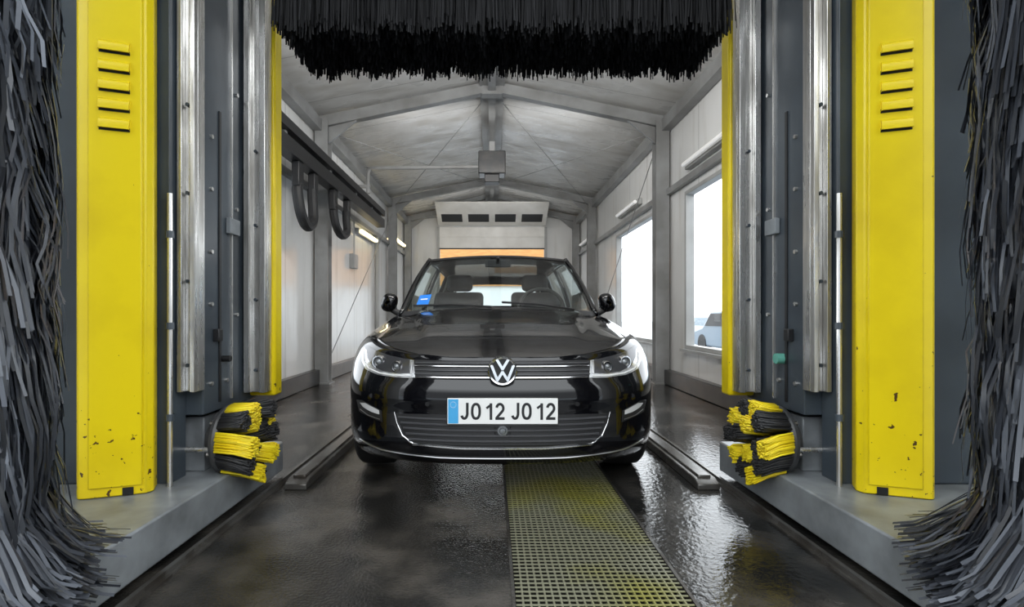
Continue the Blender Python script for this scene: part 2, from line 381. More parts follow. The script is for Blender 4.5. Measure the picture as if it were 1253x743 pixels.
# cable track and hose loops on the left wall
t = thing('cable_track', 'long black cable track along the left wall below the eave', 'cable track', (-2.1, 7, 2.7))
MB().box(-2.14, -1.98, 3.4, 9.4, 2.77, 2.87).build('upper_rail', M['black'], t)
MB().box(-2.13, -1.99, 3.4, 9.4, 2.56, 2.71).build('lower_rail', M['black'], t)
for y in (3.6, 5.0, 6.4, 7.6, 8.6, 9.3):
    MB().box(-HW, -2.02, y-.03, y+.03, 2.86, 2.90).box(-2.08, -2.03, y-.03, y+.03, 2.70, 2.88).build('bracket', M['frame'], t)
for y0, y1 in ((5.3, 5.85), (6.5, 7.2)):
    MB().box(-2.09, -2.01, y0-.02, y0+.12, 2.30, 2.56).build('trolley', M['black'], t, bevel=.01)
    MB().box(-2.09, -2.01, y1-.10, y1+.02, 2.34, 2.56).build('trolley', M['black'], t, bevel=.01)
def hose(y0, y1, zt, zb, r, label):
    h = zt - zb
    p = smooth_path([(-2.05, y0, zt), (-2.05, y0-.02, zt-h*.2), (-2.03, y0+.03, zb+h*.25), (-2.03, (y0+y1)/2, zb), (-2.03, y1-.03, zb+h*.25), (-2.05, y1+.01, zt-h*.15), (-2.05, y1, zt+.06)])
    tag(MB().tube(p, r, 10).build('hose', M['rubber']), label, 'hose')
hose(5.36, 5.78, 2.32, 1.92, .058, 'thick black hose loop hanging from the track nearer the gantry')
hose(6.58, 7.12, 2.34, 2.02, .055, 'black hose loop hanging from the track beside the first post')
t = thing('pipe', 'grey pipe crossing under the roof from left wall to hanging box', 'pipe', (-1.2, 9, 3.5))
MB().tube(smooth_path([(-2.2, 9, 3.1), (-2.2, 9, 3.4), (-2.17, 9, 3.52), (-2.05, 9, 3.55), (-.24, 9, 3.57)]), .035, 10).build('run', M['frame'], t)
MB().box(-HW, -2.16, 8.97, 9.03, 3.2, 3.25).build('clip', M['frame'], t)
t = thing('control_box', 'dark grey box hanging under the roof ridge in mid hall', 'box', (0, 9, 3.4))
MB().box(-.24, .24, 8.85, 9.2, 3.42, 3.82).build('body', M['curb'], t, bevel=.02)
MB().box(-.05, .05, 8.95, 9.05, 3.82, 4.01).build('hanger', M['frame'], t)
MB().box(-.13, .13, 8.9, 9.15, 3.28, 3.42).build('lower_unit', M['black'], t, bevel=.01)
tag(MB().cyl((-HW+.05, 10.6, .2), (-HW+.05, 10.6, 2.58), .045, n=10).build('downpipe', M['trim']), 'grey vertical pipe on the left wall behind the first post', 'pipe')
t = thing('switch_box', 'small grey switch box on the left wall beyond the first post', 'box', (-HW+.05, 8.8, 1.9))
MB().box(-HW, -HW+.09, 8.7, 8.95, 1.75, 2.0).build('case', M['trim'], t, bevel=.01)
MB().cyl((-HW+.05, 8.82, 2.0), (-HW+.05, 8.82, 2.58), .012, n=8).build('conduit', M['trim'], t)

# floor grating
t = thing('floor_grating', 'long galvanised floor grating with yellowish tint in front of the car', 'grating', (.37, 3, 0))
g = MB()
NB = 23
for k in range(1, NB):
    x = .078 + k*.587/NB; g.box(x-.0031, x+.0031, .62, 5.58, -.010, -.0005)
g.build('bearing_bars', M['grate'], t, smooth=0)
g = MB(); k = 0
while .66 + k*.027 < 5.56:
    y = .66 + k*.027; g.box(.08, .663, y-.0031, y+.0031, -.0035, 0); k += 1
g.build('cross_bars', M['grate'], t, smooth=0)
MB().box(.066, .078, .61, 5.59, -.04, .003).box(.665, .677, .61, 5.59, -.04, .003).box(.078, .665, .61, .622, -.04, .003).box(.078, .665, 5.578, 5.59, -.04, .003).build('frame', M['rail'], t)

# wheel guides and gantry rails
CX = .055
for s, nm in ((-1, 'left'), (1, 'right')):
    a0, a1 = CX+s*1.06, CX+s*1.18
    m_ = MB()
    m_.prism([(2.74, 0), (2.74, .03), (2.80, .05), (11, .05), (11, 0)], 'x', a0, a1)
    m_.box(CX+s*1.085, CX+s*1.155, 2.80, 11, .045, .062)
    o = m_.build('wheel_guide', M['rail'], bevel=.005)
    tag(o, 'low dark steel wheel guide on the floor along the car, %s in the photo' % nm, 'guide rail')
    o = MB().box(CX+s*1.232, CX+s*1.25, .4, 12.5, 0, .025).box(CX+s*1.215, CX+s*1.268, .4, 12.5, 0, .008).build('gantry_rail', M['rail'])
    tag(o, 'narrow steel running rail beside the gantry foot, %s in the photo' % nm, 'rail')

# ------------------------------------------------------------------ gantry
GT = thing('wash_gantry', 'wash gantry with yellow covers on two blue grey columns around the car', 'car wash gantry', (CX, 2.5, .0))
def X(s, h): return CX + s*h
for s in (-1, 1):
    def bx(h0, h1, y0, y1, z0, z1, mb=None): return (mb or MB()).box(X(s, h0), X(s, h1), y0, y1, z0, z1)
    bx(1.29, 2.2, 1.50, 3.0, .03, .20).build('base', M['gantry_light'], GT, bevel=.008)
    bx(1.56, 2.2, 2.23, 2.9, .20, 2.95).build('column', M['gantry'], GT, bevel=.01)
    bx(1.48, 1.56, 2.24, 2.36, .20, 2.95).build('front_plate', M['gantry'], GT, bevel=.004)
    pn = bx(1.40, 1.56, 2.362, 2.9, .48, 2.95).build('inner_panel', M['gantry'], GT, bevel=.006)
    bx(1.394, 1.401, 2.49, 2.508, .52, 1.95).build('slot', M['black'], pn)
    bx(1.390, 1.401, 2.60, 2.612, .52, 2.9).build('edge_strip', M['steel'], pn)
    for (y, z) in ((2.42, .62), (2.56, .62), (2.66, .95), (2.42, 1.0), (2.42, 1.25), (2.66, 1.5), (2.42, 1.55), (2.42, 1.8), (2.66, 2.1)):
        MB().cyl((X(s, 1.402), y, z), (X(s, 1.388), y, z), .010, n=8).build('bolt', M['steel'], pn)
    bx(1.375, 1.40, 2.56, 2.66, 1.36, 1.44).build('latch', M['gantry_light'], pn, bevel=.004)
    bx(1.37, 1.40, 2.44, 2.48, .82, .88).build('catch', M['black'], pn, bevel=.004)
    # guide rails: channel sections in stainless steel
    for (h0, h1, y0, y1, zb) in ((1.392, 1.472, 2.275, 2.36, .60), (1.272, 1.388, 2.715, 2.80, .53)):
        q = MB(); wd = (h1-h0)
        bx(h0, h1, y0+.03, y1, zb, 2.95, q); bx(h0, h0+wd*.28, y0, y0+.03, zb, 2.95, q); bx(h1-wd*.28, h1, y0, y0+.03, zb, 2.95, q)
        r_ = q.build('guide_rail', M['steel'], GT, bevel=.003)
        for zz in (zb+.12, zb+.5, zb+.9, zb+1.3):
            MB().cyl((X(s, (h0+h1)/2), y0+.032, zz), (X(s, (h0+h1)/2), y0+.012, zz), .009, n=8).build('bolt', M['gantry'], r_)
    bx(1.255, 1.40, 2.805, 2.9, .50, 2.95).build('edge_cover', M['yellow'], GT, bevel=.012)
    # front yellow cover
    prof = [(1.525, 2.225), (1.508, 2.19), (1.488, 2.15), (1.502, 2.118), (1.704, 2.045), (1.726, 2.042), (1.742, 2.056), (1.75, 2.09), (1.75, 2.225)]
    cv = MB().prism([(X(s, h), y) for h, y in prof], 'z', .202, 2.8)
    A = Vector(prof[3]); B = Vector(prof[4]); u = (B-A); nrm = Vector((u.y, -u.x)).normalized()
    if nrm.y > 0: nrm = -nrm
    def fp(t, k, z): p = A + u*t + nrm*k; return (X(s, p.x), p.y, z)
    def slab(mb, t0, t1, k0, k1, z0, z1):
        vs = [fp(t, k, z) for z in (z0, z1) for (t, k) in ((t0,k0),(t1,k0),(t1,k1),(t0,k1))]
        return mb.add(vs, [(0,1,2,3),(4,5,6,7),(0,1,5,4),(1,2,6,5),(2,3,7,6),(3,0,4,7)])
    slab(cv, .05, .93, -.004, .007, .24, 2.78)
    cover = cv.build('cover', M['yellow'], GT, bevel=.006, smooth=0.5)
    slab(MB(), .20, .38, -.002, .004, .204, .235).build('cable_notch', M['black'], cover)
    for k in range(5):
        z = 1.71 + k*.079
        t0, t1 = .24, .76
        R = []
        for j in range(7):
            ph = PI/2*j/6
            zz = z + .044*math.cos(ph); kk = .006 + .018*math.sin(ph)
            R.append([fp(t0 + .02*math.sin(ph), .006, zz)] + [fp(t0 + .012 + (t1-t0-.024)*q/6, kk, zz) for q in range(7)] + [fp(t1 - .02*math.sin(ph), .006, zz)])
        R.append([(fp(t0, .006, z))] + [fp(t0 + .012 + (t1-t0-.024)*q/6, .016, z) for q in range(7)] + [fp(t1, .006, z)])
        MB().grid(R).build('louver', M['yellow'], cover, smooth=1)
        slab(MB(), t0+.01, t1-.01, .004, .0085, z-.008, z+.008).build('vent_slot', M['black'], cover)
    bx(1.43, 1.55, 2.42, 2.56, .20, .46).build('bracket', M['gantry_light'], GT, bevel=.006)
    bx(1.40, 1.58, 2.64, 2.88, .20, .48).build('rear_bracket', M['gantry'], GT, bevel=.006)
    MB().cyl((X(s, 1.52), 2.36, .32), (X(s, 1.36), 2.36, .32), .012, n=10).build('brush_pin', M['steel'], GT)
    pp = MB().tube([(X(s, 1.463), 2.215, .20), (X(s, 1.463), 2.215, 1.48)], .011, 10).build('pipe', M['steel'], GT)
    for z in (.5, .9, 1.3): MB().tube([(X(s, 1.463), 2.215, z-.015), (X(s, 1.463), 2.215, z+.015)], .018, 10).build('clamp', M['gantry'], pp)
    MB().tube([(X(s, 1.402), 2.53, .73), (X(s, 1.36), 2.53, .73)], .026 if s > 0 else .016, 14).build('sensor', M['green' if s > 0 else 'black'], GT)
    bx(1.25, 2.2, 1.9, 2.95, 2.95, 3.0).build('top_plate', M['gantry'], GT)
    bx(1.3, 1.6, 1.1, 2.2, 2.98, 3.06).build('brush_arm', M['gantry'], GT)
MB().box(X(-1, 2.2), X(1, 2.2), 2.35, 2.8, 3.0, 3.3).build('top_beam', M['gantry'], GT, bevel=.01)

# wheel brushes
for s, nm in ((-1, 'left'), (1, 'right')):
    cz = .345; cy = 2.47
    t = thing('wheel_brush', 'round wheel brush with yellow and black tufts beside the car, %s in the photo' % nm, 'brush', (X(s, 1.36), cy, cz), None)
    MB().cyl((X(s, 1.43), cy, cz), (X(s, 1.33), cy, cz), .028).build('axle', M['steel'], t)
    MB().lathe([(.0, -.10), (.06, -.10), (.085, -.09), (.092, -.04), (.125, -.035), (.158, -.035), (.164, -.018), (.158, .0), (.0, .0)], (X(s, 1.318), cy, cz), (-s, 0, 0), 32).build('hub', M['curb'], t)
    for k in range(6):
        aa = 2*PI*k/6+.3; p = Vector((X(s, 1.356), cy+.14*math.cos(aa), cz+.14*math.sin(aa)))
        MB().cyl(p, p+Vector((s*.012, 0, 0)), .012, n=8).build('bolt', M['rail'], t)
    specs = [(2*PI*k/10 + .5, .100, .168, .30, k % 2 == 0) for k in range(10)] + [(2*PI*k/4 + .2, .02, .085, .75, k % 2 == 1) for k in range(4)]
    for (a0, r0, r1, wa, yel) in specs:
        tf = MB()
        dc = Vector((0, math.cos(a0), math.sin(a0))); tg = Vector((0, -math.sin(a0), math.cos(a0)))
        tilt = dc*random.uniform(.012, .04) + tg*random.uniform(.0, .035) + Vector((0, 0, random.uniform(-.015, .01)))
        Lt = random.uniform(.12, .18)
        for q in range(200):
            aa = a0 + random.uniform(-wa, wa)*.9; rb = random.uniform(r0, r1)
            dirr = Vector((0, math.cos(aa), math.sin(aa)))
            p0 = Vector((X(s, 1.32), cy, cz)) + dirr*rb
            Lx = Lt + random.uniform(-.014, .014)
            p1 = p0 + Vector((-s*Lx*.5, 0, 0)) + tilt*.35
            p2 = p0 + Vector((-s*Lx, 0, 0)) + tilt + Vector((0, random.uniform(-.007, .007), random.uniform(-.007, .007)))
            tf.tube([p0, p1, p2], [.0052, .0052, .0048], 4, random.random())
        tf.build('bristle_tuft', M['tuft_yellow' if yel else 'tuft_black'], t, shade=True)['label'] = 'yellow bristle tuft' if yel else 'black bristle tuft'

# side brushes: locks of flat wavy strips hanging from a vertical shaft
def side_brush(s, nm):
    bxx, by = X(s, 1.48), 1.20
    t = thing('side_brush', 'tall vertical roller brush of hanging grey strips at the %s edge' % nm, 'brush', (bxx, by, 0))
    MB().cyl((bxx, by, .06), (bxx, by, 2.98), .07, n=20).cyl((bxx, by, 0), (bxx, by, .06), .12, n=20).build('shaft', M['gantry'], t)
    b = MB()
    def clampz(o, p, k):
        inb = p.y > 1.47 and s*(p.x-CX) > 1.26
        zmin = (.215 if inb else .012) + .006*k
        if p.z < zmin: p = Vector((p.x, p.y, zmin))
        o.append(p)
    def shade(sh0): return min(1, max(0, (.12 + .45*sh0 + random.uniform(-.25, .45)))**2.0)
    for lk in range(600):
        z0 = .22 + 2.75*(lk+random.random())/600; th0 = (lk*2.399963 + random.uniform(-.3, .3))
        R0 = .21 + random.uniform(-.035, .03); L0 = random.uniform(.30, .52); wob = random.uniform(-.05, .05); sh0 = random.random()
        pw = random.uniform(0, 6.28); aw = random.uniform(.005, .014)
        for q in range(20):
            th = th0 + random.uniform(-.19, .19); z = z0 + random.uniform(-.06, .06)
            d = Vector((math.cos(th), math.sin(th), 0)); sd = Vector((-d.y, d.x, 0))
            R = R0 + random.uniform(-.02, .015); Ln = min(L0*random.uniform(.8, 1.1), max(.10, z-.12))
            c0 = Vector((bxx, by, z)) + d*.06; je = wob + random.uniform(-.025, .025); fl = random.uniform(.94, 1.08)
            pts = [c0, c0 + d*(R*.5) + Vector((0,0,.0)), c0 + d*(R*.85) + Vector((0,0,-.06))]
            for k in range(1, 6):
                f = k/5; wv = aw*math.sin(pw + f*7.5)
                pts.append(c0 + d*(R*(.97 + (fl-.97)*f*f) + wv) + sd*(je*f + wv*.8) + Vector((0,0,-.08-Ln*f)))
            o = []
            for k, p in enumerate(pts): clampz(o, p, k)
            tw = (sd + d*random.uniform(-.5, .5)).normalized()
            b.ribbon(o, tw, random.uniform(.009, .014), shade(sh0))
    # bottom: locks that hang down the column and then sweep outwards over the gantry foot
    for lk in range(170):
        inward = lk < 122
        th0 = (PI if s > 0 else 0) + (random.uniform(-1.0, 1.0) if inward else random.uniform(1.0, 2*PI-1.0))
        z0 = random.uniform(.44, .80); Rx = random.uniform(.30, .45) if inward else random.uniform(.28, .36)
        ze = random.uniform(.225, .36) if inward else random.uniform(.03, .25); sh0 = random.random(); wob = random.uniform(-.05, .05)
        pw = random.uniform(0, 6.28); aw = random.uniform(.003, .010)
        for q in range(20):
            th = th0 + random.uniform(-.12, .12)
            d = Vector((math.cos(th), math.sin(th), 0)); sd = Vector((-d.y, d.x, 0)); z = z0 + random.uniform(-.05, .05)
            c0 = Vector((bxx, by, z)); re = Rx*random.uniform(.9, 1.04); zz = ze + random.uniform(-.03, .03)
            pts = []
            for k in range(11):
                f = k/10; wv = aw*math.sin(pw + f*9)
                rad = .06 + .16*min(1, f/.2)
                if f > .2: rad += (re-.22)*((f-.2)/.8)**1.6
                zf = min(1, f/.9); drop = (zz - z)*(zf*zf*(3-2*zf)*.3 + zf*.7)
                pts.append(c0 + d*(rad) + sd*(wob*f*f + wv) + Vector((0, 0, drop + wv*.6 - (.04*max(0, f-.75)/.25))))
            o = []
            for k, p in enumerate(pts): clampz(o, p, k)
            tw = (sd + Vector((0,0,random.uniform(-.6, .6)))).normalized()
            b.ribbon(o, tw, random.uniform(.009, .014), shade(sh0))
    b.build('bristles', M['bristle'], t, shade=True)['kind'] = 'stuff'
side_brush(-1, 'left'); side_brush(1, 'right')

# top brush
t = thing('top_brush', 'horizontal roller brush of black hanging bristles across the top', 'brush', (X(0, 0), 2.58, 2.64))
tb = (2.58, 2.70)
MB().cyl((X(-1, 1.25), tb[0], tb[1]), (X(1, 1.25), tb[0], tb[1]), .06, n=20).build('shaft', M['gantry_light'], t)
for s in (-1, 1): MB().box(X(s, 1.19), X(s, 1.25), tb[0]-.07, tb[0]+.07, tb[1]-.09, 2.99).build('hanger', M['gantry'], t)
b = MB()
for q in range(13000):
    x = CX + random.uniform(-1.07, 1.06); ph = random.uniform(-1.9, 1.9)
    if random.random() < .6: ph *= .45
    d = Vector((0, math.sin(ph), -math.cos(ph))); c0 = Vector((x, tb[0], tb[1])) + d*.05
    zt_ = 2.285 + random.uniform(-.03, .05) + .012*math.sin(x*23) + .010*math.sin(x*61+1)
    h = d*.14; dn = Vector((random.uniform(-.06, .06), random.uniform(-.02, .02), -1))
    p1 = c0 + h; p2 = p1 + d*.05 + dn*.06; e_ = max(.04, (p2.z - zt_)*.5)
    p3 = p2 + dn*e_; p4 = p3 + dn*e_
    b.ribbon([c0, p1, p2, p3, p4], (1, random.uniform(-.6, .6), 0), random.uniform(.006, .011), random.random()**2.5)
b.build('bristles', M['bristle_black'], t, shade=True)['kind'] = 'stuff'

# ------------------------------------------------------------------ the car (local coordinates: front at y=0)
CAR = thing('car', 'black five door hatchback facing the camera in the wash hall', 'car', (.05, 2.40, 0))
NEX = 2.65; LC = .72
W_T = [(a_, b_*.972) for a_, b_ in [(.19, .862), (.25, .882), (.35, .895), (.5, .898), (.62, .897), (.70, .892), (.78, .882), (.85, .87), (.95, .85), (1.1, .81)]]
Y_T = [(.20, .075), (.235, .045), (.27, .012), (.32, 0), (.40, .006), (.48, .012), (.54, .004), (.60, .014), (.64, .035), (.70, .062), (.735, .09), (.8, .105), (1.2, .11)]
def Wz(z): return sinterp(W_T, z, .03)
def Yz(z): return sinterp(Y_T, z, .018)
ZT = [(0, .735), (.03, .742), (.1, .762), (.2, .788), (.3, .81), (.65, .856), (1.0, .90), (1.35, .932), (1.8, .95), (3.0, .965), (4.3, .98)]
ZC = [(0, .737), (.02, .749), (.05, .766), (.1, .788), (.2, .820), (.3, .845), (.5, .882), (.8, .926), (1.1, .964), (1.3, .985), (1.42, .99), (1.55, .955), (4.3, .97)]
ZB = .225
def ztop(yb): return sinterp(ZT, yb, .03) if yb > .04 else interp(ZT, yb)
def inset(z, tx, yb):                     # rounded shoulder between body side and bonnet
    hh = .14; zt = ztop(yb); q = max(0, min(1, (z-(zt-hh))/hh))
    r = interp([(0, .095), (1.1, .09), (1.5, .05), (4.3, .05)], yb)
    return r*(1-math.sqrt(max(0, 1-q*q*.97)))*tx**2.2
def front_pt(th, z):
    tx = math.sin(th)**(2/NEX); yb = LC*(1-max(0, math.cos(th))**(2/NEX))
    return Wz(z)*tx - inset(z, tx, yb), yb + Yz(z)
def fy(x, z):
    x = abs(x); lo, hi = 0.0, PI/2
    for _ in range(26):
        mid = (lo+hi)/2
        if front_pt(mid, z)[0] < x: lo = mid
        else: hi = mid
    return front_pt((lo+hi)/2, z)[1]
ring = []
for i in range(33):
    th = (i/32)*PI/2; ring.append(('f', math.sin(th)**(2/NEX), LC*(1-max(0, math.cos(th))**(2/NEX))))
for i in range(1, 36): ring.append(('s', 1.0, LC + (3.65-LC)*i/35))
for i in range(1, 15):
    th = PI/2*(1-i/14); ring.append(('r', max(0, math.sin(th))**(2/3.0), 4.25 - .60*(1-max(0, math.cos(th))**(2/3.0))))
ring[-1] = ('r', 0.0, 4.25)
VJ = [j/26*.80 for j in range(26)] + [.80 + .20*math.sin(PI/2*j/14) for j in range(15)]
def col_pts(r, s):
    k, tx, yb = r; zt = ztop(yb); o = []
    for v in VJ:
        z = ZB + (zt-ZB)*v
        wd = Wz(z)
        if yb > 2.8: wd -= .03*((yb-2.8)/1.4)**2
        y = yb + (Yz(z) if k == 'f' else Yz(z)*max(0, 1-(yb-LC)/.5) if k == 's' else 0)
        o.append((s*max(0, wd*tx - inset(z, tx, yb)), y, z))
    return o
def crown(u): return 1 - abs(u)**2.6
def hood_z(yb, u, zt):
    zc = sinterp(ZC, yb, .03) if yb > .04 else interp(ZC, yb)
    return zt + (zc-zt)*crown(u)
KU = 24
body = MB()
cols = {s: [col_pts(r, s) for r in ring] for s in (-1, 1)}
for s in (-1, 1): body.grid(cols[s])
top = []; bot = []
for i, r in enumerate(ring):
    xe = cols[1][i][-1][0]; y = cols[1][i][-1][1]; zt = cols[1][i][-1][2]
    top.append([(xe*(2*k/KU-1), y, hood_z(r[2], 2*k/KU-1, zt)) for k in range(KU+1)])
    xb, yb_, zb = cols[1][i][0]
    bot.append([(xb*(2*k/KU-1), yb_, zb) for k in range(KU+1)])
body.grid(top); body.grid(bot)
bob = body.build('body_shell', M['paint'], CAR, local=True, weld=True, smooth=0.9)
cut = MB()
for yy in (.87, 3.507):
    for s in (-1, 1): cut.cyl((s*.56, yy, .32), (s*1.2, yy, .32), .345, n=48)
cob = cut.build('cutter', M['rubber'], CAR, local=True)
md = bob.modifiers.new('arch', 'BOOLEAN'); md.operation = 'DIFFERENCE'; md.object = cob; md.solver = 'EXACT'
bpy.context.view_layer.update()
dg = bpy.context.evaluated_depsgraph_get()
nm_ = bpy.data.meshes.new_from_object(bob.evaluated_get(dg))
bob.modifiers.clear(); bob.data = nm_; nm_.name = 'body_shell'
bpy.data.objects.remove(cob, do_unlink=True)

# hood: creases running from the windscreen pillars to the grille ends, sides meeting the fenders inboard
rows = []
for i, r in enumerate(ring):
    if r[0] == 'r' or r[2] > 1.33 or i < 1: continue
    xe, y, zt = cols[1][i][-1]
    row = []
    xh = min(xe*.97, interp([(0, .9), (.15, .69), (.4, .69), (1.33, .72)], r[2]))
    for k in range(61):
        x = xh*(2*k/60-1); u = x/xe
        xc = interp([(0, .36), (.3, .42), (1.3, .60)], y)
        cr = .015/(1+math.exp((abs(x)-xc)/.010)) * min(1, r[2]/.45)
        row.append((x, y, hood_z(r[2], u, zt) + .002 + cr))
    rows.append(row)
hood = MB().grid(rows)
ob = hood.build('hood', M['paint'], CAR, local=True, smooth=0.8)
md = ob.modifiers.new('sol', 'SOLIDIFY'); md.thickness = .006; md.offset = -1

def patch(name, poly, off, depth, m, parent, step=.025, smooth=.6):
    bm = bmesh.new(); bm.faces.new([bm.verts.new((x, 0, z)) for x, z in poly])
    xs = [p[0] for p in poly]; zs = [p[1] for p in poly]
    def cutp(lo, hi, no, ax):
        c = math.ceil(lo/step)*step
        while c < hi:
            co = [0, 0, 0]; co[ax] = c
            bmesh.ops.bisect_plane(bm, geom=bm.verts[:]+bm.edges[:]+bm.faces[:], plane_co=co, plane_no=no, dist=1e-5); c += step
    cutp(min(xs)+1e-4, max(xs), (1,0,0), 0); cutp(min(zs)+1e-4, max(zs), (0,0,1), 2)
    for v in bm.verts: v.co.y = fy(v.co.x, v.co.z) - off + depth
    ext = bmesh.ops.extrude_face_region(bm, geom=bm.faces[:])
    for g in ext['geom']:
        if isinstance(g, bmesh.types.BMVert): g.co.y -= depth
    return finish(bm, name, m, parent, True, smooth)
def mir(poly, s): return [(s*x, z) for x, z in poly]
def strip(name, pts, r, m, parent, off=.004, n=8):
    P = []
    for (a, b), (c, d) in zip(pts, pts[1:]):
        for k in range(8): P.append((a+(c-a)*k/8, b+(d-b)*k/8))
    P.append(pts[-1])
    return MB().tube([(x, fy(x, z)-off, z) for x, z in P], r, n).build(name, m, parent, local=True)

# grille between the headlamps
gr = patch('grille', [(-.425, .640), (.425, .640), (.437, .724), (-.437, .724)], .003, .02, M['black'], CAR)
for z in (.660, .678, .712):
    strip('slat', [(-.43, z), (.43, z)], .0035, M['slat'], gr, off=.008)
for s in (-1, 1):
    strip('chrome_strip', [(s*.060, .646), (s*.42, .646)], .0055, M['chrome'], gr, off=.008)
    strip('chrome_strip', [(s*.060, .698), (s*.30, .698), (s*.43, .698)], .0036, M['chrome'], gr, off=.008)
# emblem
ey = .004; z0 = .682
em = MB().lathe([(.0, -.0), (.066, 0), (.066, .05), (.0, .05)], (0, ey, z0), (0, 1, 0), 40).build('emblem', M['black'], CAR, local=True)
MB().lathe([(.0565, .004), (.0585, -.006), (.065, -.009), (.069, -.005), (.070, .008), (.070, .03)], (0, ey, z0), (0, 1, 0), 56).build('emblem_ring', M['chrome'], em, local=True)
e = MB()
e.stroke([(-.0255, z0+.052), (0, z0+.0095), (.0255, z0+.052)], .0125, ey-.009, ey+.004)
e.stroke([(-.0515, z0+.026), (-.0245, z0-.043), (0, z0-.004), (.0245, z0-.043), (.0515, z0+.026)], .0125, ey-.009, ey+.004)
e.build('emblem_letters', M['chrome'], em, local=True)

# headlamps
HL = [(.425, .642), (.440, .722), (.57, .738), (.66, .756), (.730, .780), (.757, .784), (.768, .758), (.752, .705), (.71, .664), (.63, .645), (.52, .639)]
for s in (-1, 1):
    h = patch('headlamp', mir(HL, s), .002, .03, M['lamp_body'], CAR)
    patch('inner_housing', mir([(.455, .662), (.460, .724), (.57, .740), (.66, .758), (.730, .782), (.757, .786), (.760, .774), (.730, .757), (.712, .722), (.67, .686), (.60, .664), (.53, .658)], s), .0045, .008, M['gloss_black'], h)
    for (x, z, r) in ((.525, .690, .026), (.632, .706, .031)):
        y = fy(x, z)
        MB().lathe([(r*.72, -.004), (r*.85, -.016), (r, -.016), (r*1.12, -.006), (r*1.15, .02)], (s*x, y, z), (-s*.25, 1, 0), 28).build('bezel', M['chrome'], h, local=True)
        MB().lathe([(.0005, -.020), (r*.3, -.018), (r*.55, -.013), (r*.72, -.004), (r*.74, .01)], (s*x, y, z), (-s*.25, 1, 0), 24).build('projector', M['lens'], h, local=True)
    strip('light_strip', [(s*.445, .651), (s*.53, .648), (s*.62, .654), (s*.69, .671), (s*.733, .706), (s*.749, .748)], .0042, M['led'], h, off=.004)
    strip('inner_strip', [(s*.448, .712), (s*.449, .660)], .003, M['satin'], h, off=.005)
# lower intake with bright trim
LI = [(-.43, .330), (.43, .330), (.475, .36), (.525, .465), (.40, .470), (-.40, .470), (-.525, .465), (-.475, .36)]
li = patch('lower_intake', LI, .003, .02, M['black'], CAR)
for k in range(5):
    z = .350 + k*.025; hw = .45 + (z-.345)*.55
    strip('intake_slat', [(-hw, z), (hw, z)], .0055, M['slat'], li, off=.008, n=6)
strip('chrome_trim', [(-.530, .472), (-.515, .420), (-.485, .362), (-.430, .326), (-.2, .314), (.2, .314), (.430, .326), (.485, .362), (.515, .420), (.530, .472)], [.0012]*10 + [.0022]*6 + [.004]*6 + [.0062]*29 + [.004]*6 + [.0022]*6 + [.0012]*10, M['chrome'], CAR, off=.003)
strip('lip_trim', [(-.74, .300), (-.60, .275), (-.3, .262), (.3, .262), (.60, .275), (.74, .300)], .004, M['satin'], CAR, off=.004)
MB().lathe([(.0005, -.012), (.012, -.010), (.016, -.002), (.024, -.002), (.026, .01), (.026, .03)], (0, fy(0, .40)-.012, .40), (0, 1, 0), 24).build('camera_lens', M['lens'], li, local=True)
MB().box(-.04, .04, fy(0, .40)-.006, fy(0, .40)+.01, .365, .43).build('sensor_mount', M['black'], li, local=True, bevel=.006)
for s in (-1, 1):
    fg = patch('side_vent', mir([(.595, .415), (.60, .470), (.72, .506), (.765, .500), (.745, .445)], s), .003, .02, M['black'], CAR)
    patch('fog_lamp', mir([(.612, .452), (.614, .472), (.70, .497), (.735, .492), (.715, .474), (.66, .458)], s), .008, .012, M['fog'], fg)
    strip('vent_strip', mir([(.61, .428), (.68, .438), (.735, .458)], s), .002, M['satin'], fg)
    for (x, z) in ((.36, .52), (.66, .54)):
        MB().cyl((s*x, fy(x, z)-.003, z), (s*x, fy(x, z)+.01, z), .011, n=16).build('parking_sensor', M['paint'], CAR, local=True)

